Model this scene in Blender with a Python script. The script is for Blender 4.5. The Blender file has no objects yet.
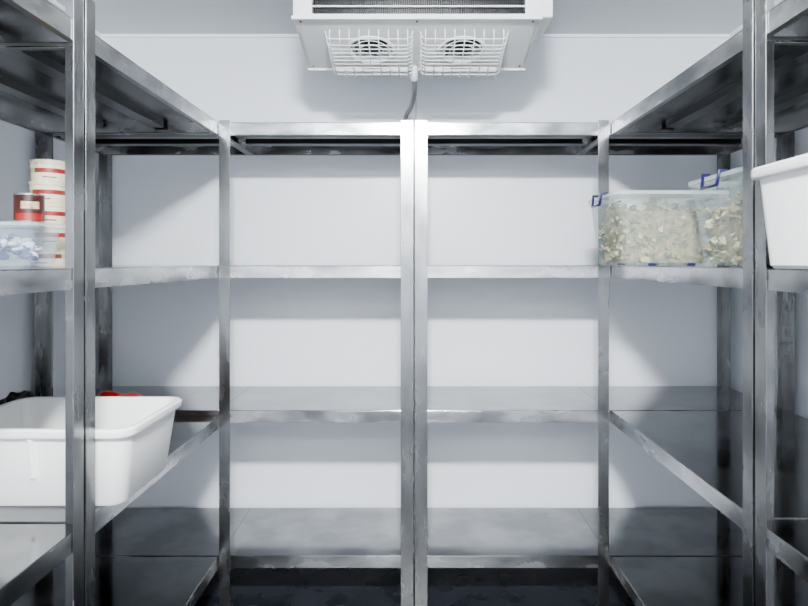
import bpy, bmesh, math, random
from mathutils import Vector, Matrix
random.seed(4)
H0=1.17
sc=bpy.context.scene
def link(o): sc.collection.objects.link(o); return o
# ---------------- materials
def newmat(name):
    m=bpy.data.materials.new(name); m.use_nodes=True
    nt=m.node_tree; b=nt.nodes['Principled BSDF']; return m,nt,b
def simple(name,col,rough=0.5,metal=0.0,**k):
    m,nt,b=newmat(name)
    b.inputs['Base Color'].default_value=(*col,1); b.inputs['Roughness'].default_value=rough; b.inputs['Metallic'].default_value=metal
    for kk,v in k.items(): b.inputs[kk.replace('_',' ')].default_value=v
    return m
def noisy(name,c1,c2,scale=(5,5,5),nscale=1.0,r1=0.3,r2=0.5,metal=0,detail=6,bump=0.0,lo=.35,hi=.65,alpha=1):
    m,nt,b=newmat(name); N=nt.nodes; L=nt.links
    tc=N.new('ShaderNodeTexCoord'); mp=N.new('ShaderNodeMapping'); mp.inputs['Scale'].default_value=scale
    L.new(tc.outputs['Object'],mp.inputs['Vector'])
    n=N.new('ShaderNodeTexNoise'); n.inputs['Scale'].default_value=nscale; n.inputs['Detail'].default_value=detail
    L.new(mp.outputs[0],n.inputs['Vector'])
    cr=N.new('ShaderNodeValToRGB'); cr.color_ramp.elements[0].position=lo; cr.color_ramp.elements[1].position=hi
    cr.color_ramp.elements[0].color=(*c1,1); cr.color_ramp.elements[1].color=(*c2,1)
    L.new(n.outputs['Fac'],cr.inputs[0]); L.new(cr.outputs[0],b.inputs['Base Color'])
    mr=N.new('ShaderNodeMapRange'); mr.inputs[1].default_value=lo; mr.inputs[2].default_value=hi
    mr.inputs[3].default_value=r1; mr.inputs[4].default_value=r2
    L.new(n.outputs['Fac'],mr.inputs[0]); L.new(mr.outputs[0],b.inputs['Roughness'])
    b.inputs['Metallic'].default_value=metal; b.inputs['Alpha'].default_value=alpha
    if bump:
        bp=N.new('ShaderNodeBump'); bp.inputs['Strength'].default_value=bump; bp.inputs['Distance'].default_value=0.002
        L.new(n.outputs['Fac'],bp.inputs['Height']); L.new(bp.outputs[0],b.inputs['Normal'])
    return m
M_post=noisy('stainless_post',(.17,.173,.175),(.27,.273,.276),(12,12,5),1.6,.20,.30,1,5,.0,.3,.7)
M_shelf=noisy('stainless_shelf',(.17,.175,.18),(.26,.265,.27),(3,3,3),1.7,.08,.16,1,9,.0,.42,.6)
M_edge=noisy('stainless_edge',(.30,.305,.31),(.58,.585,.59),(6,6,14),1.3,.17,.30,1,6,.0,.35,.65)
M_rib=simple('rib_steel',(.06,.062,.065),.28,1)  # ribs and lips coloured darker, painting in the shade under shelves
M_undershade=simple('underside_shade',(.04,.042,.045),.22,1)  # near-black colour paints the shade on shelf undersides
M_wall=noisy('painted_panel',(.78,.81,.86),(.80,.83,.88),(1,1,1),1.5,.32,.4,0,2)
M_ceil=noisy('ceiling_panel',(.58,.61,.63),(.60,.63,.65),(1,1,1),1.5,.4,.45,0,2)
M_floor=noisy('dark_floor',(.008,.010,.014),(.016,.018,.024),(4,4,4),2,.22,.4,0,6,.1)
M_trim=simple('trim_white',(.9,.92,.93),.35)
M_seam=simple('seam_grey',(.3,.33,.36),.6)
M_white=simple('white_enamel',(.86,.87,.87),.3)
M_plastic=simple('white_polypropylene',(.82,.82,.81),.38)
M_dark=simple('dark_plastic',(.008,.008,.010),.45)
M_alu=simple('aluminium_fin',(.15,.155,.16),.35,1)
M_wire=simple('white_wire',(.85,.87,.88),.3)
M_pipe=simple('grey_pipe',(.16,.165,.17),.45)
M_blue=simple('blue_clip',(.012,.012,.07),.35)
M_red=noisy('red_label',(.17,.005,.005),(.26,.012,.008),(20,20,20),1,.3,.4)
M_cream=simple('cream_tub',(.45,.38,.26),.4)
M_lid=simple('tub_lid',(.58,.50,.36),.35)
M_brown=noisy('brown_label',(.015,.003,.002),(.07,.008,.005),(40,40,40),1,.3,.4)
M_tan=noisy('tan_label',(.3,.14,.06),(.6,.5,.35),(60,60,60),1,.3,.4)
M_tin=simple('tin',(.4,.4,.4),.25,1)
def clearm(name,col,fac,rough=.15):
    m,nt,b=newmat(name); N=nt.nodes; L=nt.links
    b.inputs['Base Color'].default_value=(*col,1); b.inputs['Roughness'].default_value=rough
    tr=N.new('ShaderNodeBsdfTransparent'); tr.inputs[0].default_value=(.95,.97,.97,1)
    mx=N.new('ShaderNodeMixShader'); mx.inputs[0].default_value=fac
    L.new(tr.outputs[0],mx.inputs[1]); L.new(b.outputs[0],mx.inputs[2]); L.new(mx.outputs[0],N['Material Output'].inputs['Surface'])
    return m
M_clear=clearm('clear_plastic',(.60,.70,.69),.22)
M_clearlid=clearm('clear_lid',(.70,.78,.78),.4)
M_cloudy=clearm('cloudy_plastic',(.62,.72,.88),.2)
def leafmat():
    m,nt,b=newmat('salad'); N=nt.nodes; L=nt.links
    g=N.new('ShaderNodeNewGeometry')
    cr=N.new('ShaderNodeValToRGB'); e=cr.color_ramp.elements
    e[0].position=0; e[0].color=(.04,.08,.025,1); e[1].position=1; e[1].color=(.68,.60,.40,1)
    a=e.new(.2); a.color=(.15,.15,.06,1); a=e.new(.45); a.color=(.40,.28,.13,1); a=e.new(.75); a.color=(.36,.38,.20,1)
    L.new(g.outputs['Random Per Island'],cr.inputs[0]); L.new(cr.outputs[0],b.inputs['Base Color']); b.inputs['Roughness'].default_value=.6
    return m
M_salad=leafmat()
M_saladmass=noisy('salad_mass',(.09,.09,.04),(.36,.29,.14),(45,45,45),1,.5,.7,0,6,.5)
# ---------------- mesh helpers
def addbox(bm,x0,x1,y0,y1,z0,z1,mi=0):
    v=[bm.verts.new((x,y,z)) for x in (x0,x1) for y in (y0,y1) for z in (z0,z1)]
    for f in ((0,1,3,2),(4,6,7,5),(0,4,5,1),(2,3,7,6),(0,2,6,4),(1,5,7,3)):
        fc=bm.faces.new([v[i] for i in f]); fc.material_index=mi
def mk(name,bm,mats,parent=None,bevel=0,smooth=False,seg=2):
    bmesh.ops.recalc_face_normals(bm,faces=bm.faces)
    me=bpy.data.meshes.new(name); bm.to_mesh(me); bm.free()
    o=bpy.data.objects.new(name,me); link(o)
    for m in mats: me.materials.append(m)
    if smooth:
        for p in me.polygons: p.use_smooth=True
        me.set_sharp_from_angle(angle=math.radians(40))
    if bevel:
        md=o.modifiers.new('bev','BEVEL'); md.width=bevel; md.segments=seg; md.limit_method='ANGLE'
    if parent: o.parent=parent
    return o
def box(name,x0,x1,y0,y1,z0,z1,mat,parent=None,bevel=0):
    bm=bmesh.new(); addbox(bm,x0,x1,y0,y1,z0,z1); return mk(name,bm,[mat],parent,bevel)
def empty(name,loc=(0,0,0)):
    e=bpy.data.objects.new(name,None); link(e); e.empty_display_size=.05; return e
def tube(name,pts,r,mat,parent=None,res=6,bez=False,cyclic=False):
    cu=bpy.data.curves.new(name,'CURVE'); cu.dimensions='3D'; cu.bevel_depth=r; cu.bevel_resolution=res//2; cu.use_fill_caps=True
    for P in (pts if isinstance(pts[0][0],(tuple,list,Vector)) else [pts]):
        s=cu.splines.new('NURBS' if bez else 'POLY'); s.points.add(len(P)-1)
        for i,p in enumerate(P): s.points[i].co=(*p,1)
        if bez: s.use_endpoint_u=True; s.order_u=3
        s.use_cyclic_u=cyclic
    cu.materials.append(mat)
    o=bpy.data.objects.new(name,cu); link(o)
    if parent: o.parent=parent
    return o
# ---------------- room
XL,XR,YB,YF,HC=-1.262,1.272,2.412,-1.9,H0+.915
box('floor',XL-.1,XR+.1,YF-.1,YB+.1,-.1,0,M_floor)
box('ceiling',XL-.1,XR+.1,YF-.1,YB+.1,HC,HC+.1,M_ceil)
box('wall_back',XL-.1,XR+.1,YB,YB+.1,0,HC,M_wall)
box('wall_front',XL-.1,XR+.1,YF-.1,YF,0,HC,M_wall)
box('wall_left',XL-.1,XL,YF,YB,0,HC,M_wall)
box('wall_right',XR,XR+.1,YF,YB,0,HC,M_wall)
box('trim_1',XL,XR,YB-.008,YB,HC-.014,HC,M_trim,bevel=.003)
box('trim_2',-.0015+.008,.0015+.008,YB-.0015,YB,0.02,HC-.014,M_seam)
box('trim_3',XL,XL+.008,YF,YB-.008,HC-.014,HC,M_trim)
box('trim_4',XR-.008,XR,YF,YB-.008,HC-.014,HC,M_trim)
# ---------------- racks
T=.0022
LV=[H0+.466,H0-.012,H0-.495,H0-.98]
EH=.041
def rack(x0,x1,y0,y1,posts,along='x',top=H0+.473,tops={},pw={},lv=LV,ext=(1,1)):
    bm=bmesh.new()
    for (sx,sy) in posts:
        zt=tops.get((sx,sy),top); PW=pw.get((sx,sy),.036)
        px=x0 if sx<0 else x1; py=y0 if sy<0 else y1
        dx=-sx; dy=-sy
        xa,xb=sorted((px,px+dx*PW)); ya,yb=sorted((py,py+dy*T)); addbox(bm,xa,xb,ya,yb,.012,zt,0)
        xa,xb=sorted((px,px+dx*T)); ya,yb=sorted((py+dy*T,py+dy*PW)); addbox(bm,xa,xb,ya,yb,.012,zt,0)
        xa,xb=sorted((px,px+dx*PW)); ya,yb=sorted((py,py+dy*PW)); addbox(bm,xa,xb,ya,yb,0,.014,3)
    g=T+.0006
    X0,X1,Y0,Y1=x0+g*ext[0],x1-g*ext[1],y0+g,y1-g
    for z in lv:
        addbox(bm,X0,X1,Y0,Y1,z-.002,z,1)
        addbox(bm,X0+.002,X1-.002,Y0+.002,Y1-.002,z-.0035,z-.0021,5)  # thin dark sheet added under the shelf as painted shade
        addbox(bm,X0,X1,Y0,Y0+.0018,z-EH,z-.002,2); addbox(bm,X0,X1,Y1-.0018,Y1,z-EH,z-.002,2)
        addbox(bm,X0,X0+.0018,Y0+.0018,Y1-.0018,z-EH,z-.002,2); addbox(bm,X1-.0018,X1,Y0+.0018,Y1-.0018,z-EH,z-.002,2)
        addbox(bm,X0+.0018,X1-.0018,Y0+.0018,Y0+.016,z-EH,z-EH+.0018,4)
        addbox(bm,X0+.0018,X1-.0018,Y1-.016,Y1-.0018,z-EH,z-EH+.0018,4)
        addbox(bm,X0+.0018,X0+.016,Y0+.016,Y1-.016,z-EH,z-EH+.0018,4)
        addbox(bm,X1-.016,X1-.0018,Y0+.016,Y1-.016,z-EH,z-EH+.0018,4)
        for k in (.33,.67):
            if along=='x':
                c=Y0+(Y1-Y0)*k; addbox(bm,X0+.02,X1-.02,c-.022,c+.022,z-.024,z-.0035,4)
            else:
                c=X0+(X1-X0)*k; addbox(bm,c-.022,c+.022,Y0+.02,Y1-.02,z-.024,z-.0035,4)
    return mk('stainless_steel_shelving_rack',bm,[M_post,M_shelf,M_edge,M_dark,M_rib,M_undershade],bevel=.0005,seg=2)
ALL=[(-1,-1),(1,-1),(-1,1),(1,1)]
LVL=[LV[0],LV[1],LV[2]-.020,LV[3]]
rack(-.650,-.002,2.0,2.395,[(-1,-1),(1,-1),(1,1)],pw={(1,-1):.042},ext=(.1,1))
rack(.003,.650,2.0,2.395,[(-1,-1),(1,-1),(-1,1)],pw={(-1,-1):.042},ext=(1,.1))
rack(-1.240,-.6505,2.0,2.395,[(-1,-1),(-1,1)],ext=(1,0))
rack(.6505,1.245,2.0,2.395,[(1,-1),(1,1)],ext=(0,1))
TT=H0+.53
rack(-1.240,-.650,1.188,1.997,[(1,-1),(-1,-1),(-1,1)],'y',tops={(1,-1):TT},lv=LVL)
rack(.655,1.245,1.160,1.997,[(-1,-1),(1,-1),(1,1)],'y',tops={(-1,-1):TT})
rack(-1.240,-.650,.10,1.182,ALL,'y',tops={(1,1):TT},lv=LVL)
rack(.655,1.245,.06,1.153,ALL,'y',tops={(-1,1):TT})
# ---------------- evaporator unit
E=empty('ceiling_evaporator_unit')
ex0,ex1=-.355,.372; yf,yr=1.76,2.02; hf,hr=H0+.716,H0+.650
def prism(name,x0,x1,prof,mat,par,bev=.004):
    bm=bmesh.new(); a=[bm.verts.new((x0,y,z)) for y,z in prof]; b=[bm.verts.new((x1,y,z)) for y,z in prof]
    bm.faces.new(a); bm.faces.new(b[::-1]); n=len(prof)
    for i in range(n): bm.faces.new((a[i],a[(i+1)%n],b[(i+1)%n],b[i]))
    return mk(name,bm,[mat],par,bev)
prof=[(yf,hf),(yf,HC-.004),(yr,HC-.004),(yr,hr)]
prism('casing_left',ex0,ex0+.012,prof,M_white,E,.002)
prism('casing_right',ex1-.012,ex1,prof,M_white,E,.002)
box('casing_back',ex0+.012,ex1-.012,yr-.004,yr,hr,HC-.004,M_white,E)
box('frame_bottom',ex0+.012,ex1-.012,yf,yf+.006,hf,hf+.012,M_white,E)
box('frame_left',ex0+.012,ex0+.055,yf,yf+.006,hf+.012,HC-.004,M_white,E)
box('frame_right',ex1-.045,ex1-.012,yf,yf+.006,hf+.012,HC-.004,M_white,E)
box('frame_top',ex0+.055,ex1-.045,yf,yf+.006,HC-.03,HC-.004,M_white,E)
box('coil_back',ex0+.055,ex1-.045,yf+.05,yf+.055,hf+.012,HC-.03,M_dark,E)
bm=bmesh.new()
x=ex0+.057
while x<ex1-.048:
    addbox(bm,x,x+.0012,yf+.018,yf+.05,hf+.012,HC-.03); x+=.0055
mk('coil_fins',bm,[M_alu],E)
bm=bmesh.new()
for z in [hf+.034+i*.026 for i in range(6)]:
    addbox(bm,ex0+.055,ex1-.045,yf+.002,yf+.008,z,z+.004)
mk('grille_bars',bm,[M_white],E)
nrm=Vector((0,-(hf-hr),-(yr-yf))).normalized()
vdir=Vector((0,yr-yf,hr-hf)); PL=vdir.length; vdir.normalize()
def P(u,v,w=0): return Vector((u,yf,hf))+vdir*v+nrm*w
fc=[-.137,.153]; fr=.072; vc=.160
bm=bmesh.new()
def panel_cell(u0,u1,c):
    n=48; inn=[];out=[]
    for i in range(n):
        a=2*math.pi*i/n; cx,cy=math.cos(a),math.sin(a)
        inn.append(bm.verts.new(P(c+fr*cx,vc+fr*cy)))
        ts=[]
        if cx>1e-6: ts.append((u1-c)/cx)
        if cx<-1e-6: ts.append((u0-c)/cx)
        if cy>1e-6: ts.append((PL-.001-vc)/cy)
        if cy<-1e-6: ts.append((.001-vc)/cy)
        t=min(ts); out.append(bm.verts.new(P(c+t*cx,vc+t*cy)))
    for i in range(n):
        j=(i+1)%n; bm.faces.new((inn[i],inn[j],out[j],out[i]))
    for (uu,vv) in ((u0,.001),(u1,.001),(u0,PL-.001),(u1,PL-.001)):
        d=sorted(range(n),key=lambda i:(out[i].co-P(uu,vv)).length)[:2]
        cv=bm.verts.new(P(uu,vv))
        try: bm.faces.new((cv,out[d[0]],out[d[1]]))
        except: pass
panel_cell(ex0+.003,.0085,fc[0]); panel_cell(.0085,ex1-.003,fc[1])
mk('underside_panel',bm,[M_white],E)
prism('panel_lip',ex0-.004,ex1+.004,[(yf-.004,hf-.004),(yf-.004,hf+.006),(yf+.004,hf+.006),(yf+.004,hf-.006)],M_white,E,.001)
prism('panel_rear_lip',ex0-.002,ex1+.002,[(yr-.003,hr-.005),(yr-.003,hr+.004),(yr+.003,hr+.004),(yr+.003,hr-.006)],M_white,E,.001)
for c in fc:
    bm=bmesh.new(); n=48; rings=[]
    for r,w in ((fr+.006,.002),(fr+.003,.006),(fr-.002,.006),(fr-.004,-.035)):
        rings.append([bm.verts.new(P(c+r*math.cos(2*math.pi*i/n),vc+r*math.sin(2*math.pi*i/n),w)) for i in range(n)])
    for a,b in zip(rings,rings[1:]):
        for i in range(n): bm.faces.new((a[i],a[(i+1)%n],b[(i+1)%n],b[i]))
    mk('fan_ring',bm,[M_white],E,smooth=True)
    bm=bmesh.new(); bm.faces.new([bm.verts.new(P(c+fr*math.cos(2*math.pi*i/n),vc+fr*math.sin(2*math.pi*i/n),-.036)) for i in range(n)])
    mk('fan_well',bm,[M_dark],E)
    bm=bmesh.new(); rings=[]
    for r,w in ((.026,-.034),(.026,-.006),(.021,0),(.008,.001)):
        rings.append([bm.verts.new(P(c+r*math.cos(2*math.pi*i/24),vc+r*math.sin(2*math.pi*i/24),w)) for i in range(24)])
    for a,b in zip(rings,rings[1:]):
        for i in range(24): bm.faces.new((a[i],a[(i+1)%24],b[(i+1)%24],b[i]))
    bm.faces.new(rings[-1]); mk('fan_motor',bm,[M_dark],E,smooth=True)
    bm=bmesh.new()
    for k in range(5):
        a0=k*2*math.pi/5
        q=[]
        for r,a,w in ((.026,a0,-.010),(.065,a0-.1,-.008),(.065,a0+.75,-.030),(.026,a0+.8,-.026)):
            q.append(bm.verts.new(P(c+r*math.cos(a),vc+r*math.sin(a),w)))
        bm.faces.new(q)
    mk('fan_blades',bm,[M_alu],E)
    W=[]; gu=.134; gv0,gv1=.055,PL+.008; dp=.034
    for i in range(11):
        v=gv0+.010+(gv1-gv0-.020)*i/10
        k=dp if 0<i<10 else dp*.75
        vb=min(v,PL-.004)
        W.append([P(c-gu,vb,.0),P(c-gu+.006,v,k*.8),P(c-gu+.02,v,k),P(c+gu-.02,v,k),P(c+gu-.006,v,k*.8),P(c+gu,vb,0)])
    for i in range(9):
        u=c-gu+.016+(2*gu-.032)*i/8
        W.append([P(u,gv0,.0),P(u,gv0+.004,dp*.7),P(u,gv0+.016,dp+.002),P(u,gv1-.014,dp+.002),P(u,gv1,dp*.7),P(u,gv1-.004,.012)])
    tube('fan_guard',W,.0017,M_wire,E)
    rr=[]
    for r in (.04,.06):
        rr.append([P(c+r*math.cos(2*math.pi*i/32),vc+r*math.sin(2*math.pi*i/32),.008) for i in range(33)])
    tube('fan_guard_rings',rr,.0013,M_wire,E)
bm=bmesh.new()
for u in (ex0+.02,.0085,ex1-.02):
    for v in (.015,PL-.02):
        c0=P(u,v,.001); bmesh.ops.create_icosphere(bm,subdivisions=1,radius=.004,matrix=Matrix.Translation(c0))
mk('screws',bm,[M_alu],E)
box('service_box',ex1+.001,ex1+.045,1.80,2.0,H0+.735,HC-.004,M_white,E,.004)
tube('drain_elbow',[(0.0,2.005,hr+.005),(0.0,2.01,hr-.02),(0.0,2.03,hr-.03)],.013,M_wire,E,bez=True)
tube('drain_hose',[(0,2.022,hr-.02),(.004,2.05,hr-.045),(.0,2.12,hr-.07),(-.012,2.25,hr-.075),(-.026,2.35,hr-.065),(-.036,2.395,hr-.08),(-.04,2.401,hr-.25)],.009,M_pipe,E,bez=True)
# ---------------- bins
def rrect(hw,hl,r,n=6):
    pts=[]
    for cx,cy,a0 in ((hw-r,hl-r,0),(-hw+r,hl-r,90),(-hw+r,-hl+r,180),(hw-r,-hl+r,270)):
        for i in range(n+1):
            a=math.radians(a0+90*i/n); pts.append((cx+r*math.cos(a),cy+r*math.sin(a)))
    return pts
def loft(bm,cx,cy,z0,rings,cap0=True,cap1=True,mi=0):
    R=[[bm.verts.new((cx+x,cy+y,z0+z)) for x,y in rrect(hw,hl,r)] for hw,hl,r,z in rings]
    n=len(R[0])
    for a,b in zip(R,R[1:]):
        for i in range(n):
            f=bm.faces.new((a[i],a[(i+1)%n],b[(i+1)%n],b[i])); f.material_index=mi
    if cap0: bm.faces.new(R[0][::-1]).material_index=mi
    if cap1: bm.faces.new(R[-1]).material_index=mi
def food_bin(x0,x1,y0,y1,z0,h,tp=.018):
    e=empty('white_plastic_storage_bin'); hw,hl=(x1-x0)/2,(y1-y0)/2; cx,cy=(x0+x1)/2,(y0+y1)/2
    bm=bmesh.new(); rm=.012; w=hw-rm; l=hl-rm
    loft(bm,cx,cy,z0,[(w-tp-.006,l-tp-.006,.03,0),(w-tp,l-tp,.034,.006),(w,l,.036,h-.020),(w+rm-.002,l+rm-.002,.040,h-.018),
        (w+rm,l+rm,.042,h-.014),(w+rm,l+rm,.042,h-.003),(w+rm-.003,l+rm-.003,.04,h),(w-.001,l-.001,.036,h),(w-.004,l-.004,.034,h-.004),(w-tp-.004,l-tp-.004,.03,.012),(w-tp-.010,l-tp-.010,.026,.005)])
    mk('bin_body',bm,[M_plastic],e,smooth=True)
    zb=h*.38
    for s in (-1,1):
        lb=l-tp*(1-(zb-.006)/(h-.026))
        prism('bin_rib',cx-.0045,cx+.0045,[(cy+s*(l-.003),z0+h-.021),(cy+s*(l+.008),z0+h-.021),(cy+s*(lb+.007),z0+zb),(cy+s*(lb-.003),z0+zb)],M_plastic,e,.0015)
    return e
food_bin(-1.00,-.583,1.2285,1.54,LVL[2]+.0005,.170)
food_bin(.600,.92,.70,1.100,LV[1]+.0005,.178,.012)
# ---------------- clear containers with salad
def salad(cx,cy,z0,hw,hl,h,n,par):
    bm=bmesh.new()
    for i in range(n):
        x=cx+random.uniform(-hw,hw); y=cy+random.uniform(-hl,hl)
        top=h*(.86+.14*math.sin(x*37+1)*math.cos(y*29))
        z=z0+random.uniform(.004,top)
        s=random.uniform(.006,.018)
        m=Matrix.Translation((x,y,z))@Matrix.Rotation(random.uniform(0,6.28),4,Vector((random.gauss(0,1),random.gauss(0,1),random.gauss(0,1)+.01)).normalized())
        ring=[]; k=7
        for j in range(k):
            a=2*math.pi*j/k; rr=s*(.6+.5*random.random()); ring.append(bm.verts.new(m@Vector((rr*math.cos(a),rr*.7*math.sin(a),random.uniform(-.004,.004)))))
        c=bm.verts.new(m@Vector((0,0,.003)))
        for j in range(k): bm.faces.new((c,ring[j],ring[(j+1)%k]))
    mk('salad_leaves',bm,[M_salad],par)
    bm=bmesh.new(); loft(bm,cx,cy,z0,[(hw*.9,hl*.9,.02,0.002),(hw*.93,hl*.93,.02,h*.78)])
    mk('salad_mass',bm,[M_saladmass],par)
def clear_box(x0,x1,y0,y1,z0,h,fill=.8):
    e=empty('lidded_food_container'); hw,hl=(x1-x0)/2,(y1-y0)/2; cx,cy=(x0+x1)/2,(y0+y1)/2
    w,l=hw-.012,hl-.012; tp=.02
    bm=bmesh.new()
    loft(bm,cx,cy,z0,[(w-tp-.005,l-tp-.005,.02,0),(w-tp,l-tp,.025,.006),(w,l,.03,h-.02),(w+.006,l+.006,.034,h-.018),(w+.006,l+.006,.034,h-.012)],True,False)
    mk('container_body',bm,[M_clear],e,smooth=True)
    bm=bmesh.new()
    loft(bm,cx,cy,z0,[(w+.004,l+.004,.032,h-.0115),(w+.010,l+.010,.036,h-.0115),(w+.010,l+.010,.036,h-.002),(w+.006,l+.006,.032,h),(w-.02,l-.02,.02,h),(w-.024,l-.024,.018,h-.006)])
    mk('container_lid',bm,[M_clearlid],e,smooth=True)
    for s in (-1,1):
        xx=cx+s*(w+.010)
        pts=[(xx-s*.012,cy-.04,z0+h+.002),(xx+s*.006,cy-.04,z0+h+.003),(xx+s*.010,cy-.036,z0+h-.03),(xx+s*.010,cy+.036,z0+h-.03),(xx+s*.006,cy+.04,z0+h+.003),(xx-s*.012,cy+.04,z0+h+.002)]
        tube('clip',pts,.0045,M_blue,e)
        bm=bmesh.new()
        for k in (-.35,.35):
            a,b=sorted((cy+s*(l-tp+.0),cy+s*(l-tp+.006))); addbox(bm,cx+k*w-.012,cx+k*w+.012,a,b,z0+.001,z0+.009)
        mk('foot_clips',bm,[M_blue],e,.002)
    salad(cx,cy,z0+.008,w-tp-.006,l-tp-.006,h*fill,2200,e)
    return e
clear_box(.560,.895,1.665,1.975,LV[1]+.0005,.212,.90)
clear_box(.715,1.09,1.275,1.60,LV[1]+.0005,.222,.80)
# ---------------- tubs
def lathe(bm,cx,cy,prof,n=40,mis=None,fn=None):
    R=[[bm.verts.new((cx+r*math.cos(2*math.pi*i/n),cy+r*math.sin(2*math.pi*i/n),z)) for i in range(n)] for r,z in prof]
    for k,(a,b) in enumerate(zip(R,R[1:])):
        for i in range(n):
            f=bm.faces.new((a[i],a[(i+1)%n],b[(i+1)%n],b[i])); f.material_index=mis[k] if mis else 0
            if fn: f.material_index=fn(k,(i+.5)/n*360,f.material_index)
    f=bm.faces.new(R[0][::-1]); f=bm.faces.new(R[-1]); f.material_index=mis[-1] if mis else 0
bm=bmesh.new()
z=LV[1]+.0005
tc=(-.912,1.5)
for i in range(5):
    r=.043; ox=random.uniform(-.002,.002); hh=.0525; rot=random.choice([0,10,-15,20])
    def fn(k,a,mi,rot=rot):
        d=(a-(300+rot)+180)%360-180
        if mi==1: return 1 if abs(d)<42 else (4 if abs(d)<60 else 0)
        if mi==5: return 4 if -35<d<10 else 3
        return mi
    lathe(bm,tc[0]+ox,tc[1],[(r-.005,z),(r-.003,z+.008),(r-.0028,z+.011),(r-.0025,z+.020),(r-.0018,z+.031),(r-.0014,z+.037),(r-.001,z+.042),(r+.001,z+.0421),(r+.001,z+.051),(r-.002,z+.0523)],mis=[3,5,3,1,3,3,2,2,2,2],fn=fn)
    z+=hh
M_cw=simple('tub_white',(.62,.56,.42),.4)
M_gold=simple('tub_brown_print',(.14,.05,.015),.4)
o=mk('stack_of_food_tubs',bm,[M_cream,M_red,M_lid,M_cw,M_gold],smooth=True)
e=empty('plastic_snack_tub')
tx,ty=-.905,1.36; z0=LV[1]+.0005
bm=bmesh.new(); loft(bm,tx,ty,z0,[(.062,.05,.02,0),(.066,.054,.022,.004),(.076,.064,.026,.084),(.082,.07,.028,.086),(.082,.07,.028,.090),(.076,.064,.026,.09)],True,False)
mk('tub_body',bm,[M_cloudy],e,smooth=True)
bm=bmesh.new()
loft(bm,tx,ty,z0,[(.079,.067,.028,.0905),(.084,.072,.03,.0905),(.084,.072,.03,.098),(.078,.066,.026,.100)])
mk('tub_lid',bm,[M_clearlid],e,smooth=True)
M_bw=noisy('blue_white_wrap',(.006,.015,.11),(.72,.75,.82),(30,30,30),1,.3,.4,0,3,0,.46,.5)
bm=bmesh.new()
for i in range(26):
    m=Matrix.Translation((tx+random.uniform(-.042,.042),ty+random.uniform(-.032,.032),z0+.02+random.random()*.045))@Matrix.Rotation(random.random()*6,4,'Z')@Matrix.Rotation(random.random()*1.2,4,'X')@Matrix.Diagonal((1,.8,.45,1))
    bmesh.ops.create_icosphere(bm,subdivisions=2,radius=.017,matrix=m)
mk('wrapped_sweets',bm,[M_bw],e,smooth=True)
bm=bmesh.new(); zc=z0+.1005; r=.031
def fc2(k,a,mi):
    d=(a-305+180)%360-180
    if k in (5,) and abs(d)<38: return 1
    if k==3 and abs(d)<60: return 2
    return mi
lathe(bm,-.872,1.36,[(r-.001,zc),(r,zc+.001),(r,zc+.003),(r-.001,zc+.004),(r-.001,zc+.020),(r-.001,zc+.030),(r-.001,zc+.046),(r-.001,zc+.060),(r,zc+.061),(r,zc+.064),(r-.002,zc+.064),(r-.003,zc+.061)],mis=[3,3,3,0,0,0,0,3,3,3,3,3],fn=fc2)
mk('labelled_food_can',bm,[M_brown,M_tan,M_red,M_tin],smooth=True)
def bag(name,c,s,mat,seed):
    random.seed(seed); bm=bmesh.new(); bmesh.ops.create_icosphere(bm,subdivisions=4,radius=1)
    for v in bm.verts:
        d=1+.12*math.sin(v.co.x*7+seed)*math.cos(v.co.y*6)+.08*math.sin(v.co.z*11+v.co.x*9)+random.uniform(-.015,.015)
        v.co*=d; v.co.x*=s[0]; v.co.y*=s[1]; v.co.z=max(v.co.z,-.7)*s[2]
        v.co+=Vector(c)+Vector((0,0,.7*s[2]))
    return mk(name,bm,[mat],smooth=True)
M_redbag=noisy('red_bag',(.13,.003,.003),(.26,.012,.01),(18,18,18),1,.2,.35,0,4,.3)
bag('red_food_bag',(-.870,1.74,LVL[2]+.001),(.105,.10,.079),M_redbag,2)
bag('black_plastic_bag',(-1.15,1.75,LVL[2]+.001),(.065,.07,.077),M_dark,5)
# ---------------- lamps: main bulkhead and an added rear fill
def emis(s):
    M=simple('lamp_diffuser',(1,1,1),.4)
    b=M.node_tree.nodes['Principled BSDF']; b.inputs['Emission Color'].default_value=(.97,.99,1,1); b.inputs['Emission Strength'].default_value=s
    return M
for ly,s,hwid in ((-.10,2050,.115),(-1.3,150,.25)):  # second entry is an unseen fill light added behind the camera
    Lm=empty('bulkhead_and_fill_lamp')
    bm=bmesh.new(); loft(bm,0,ly,HC,[(hwid+.02,.08,.03,0),(hwid+.02,.08,.03,-.018)]); mk('lamp_base',bm,[M_white],Lm)
    bm=bmesh.new(); loft(bm,0,ly,HC,[(hwid+.005,.068,.03,-.019),(hwid,.064,.03,-.045),(hwid-.03,.045,.03,-.065)]); mk('lamp_diffuser',bm,[emis(s)],Lm,smooth=True)
w=bpy.data.worlds.new('w'); sc.world=w; w.use_nodes=True
w.node_tree.nodes['Background'].inputs[0].default_value=(.6,.65,.7,1); w.node_tree.nodes['Background'].inputs[1].default_value=.1
# ---------------- camera
cd=bpy.data.cameras.new('cam'); cam=bpy.data.objects.new('cam',cd); link(cam)
cam.location=(0,0,H0); cam.rotation_euler=(math.pi/2,0,0)
cd.sensor_width=36; cd.lens=600/808*36; cd.shift_x=-10/808; cd.shift_y=-41/808; cd.clip_start=.02
sc.camera=cam
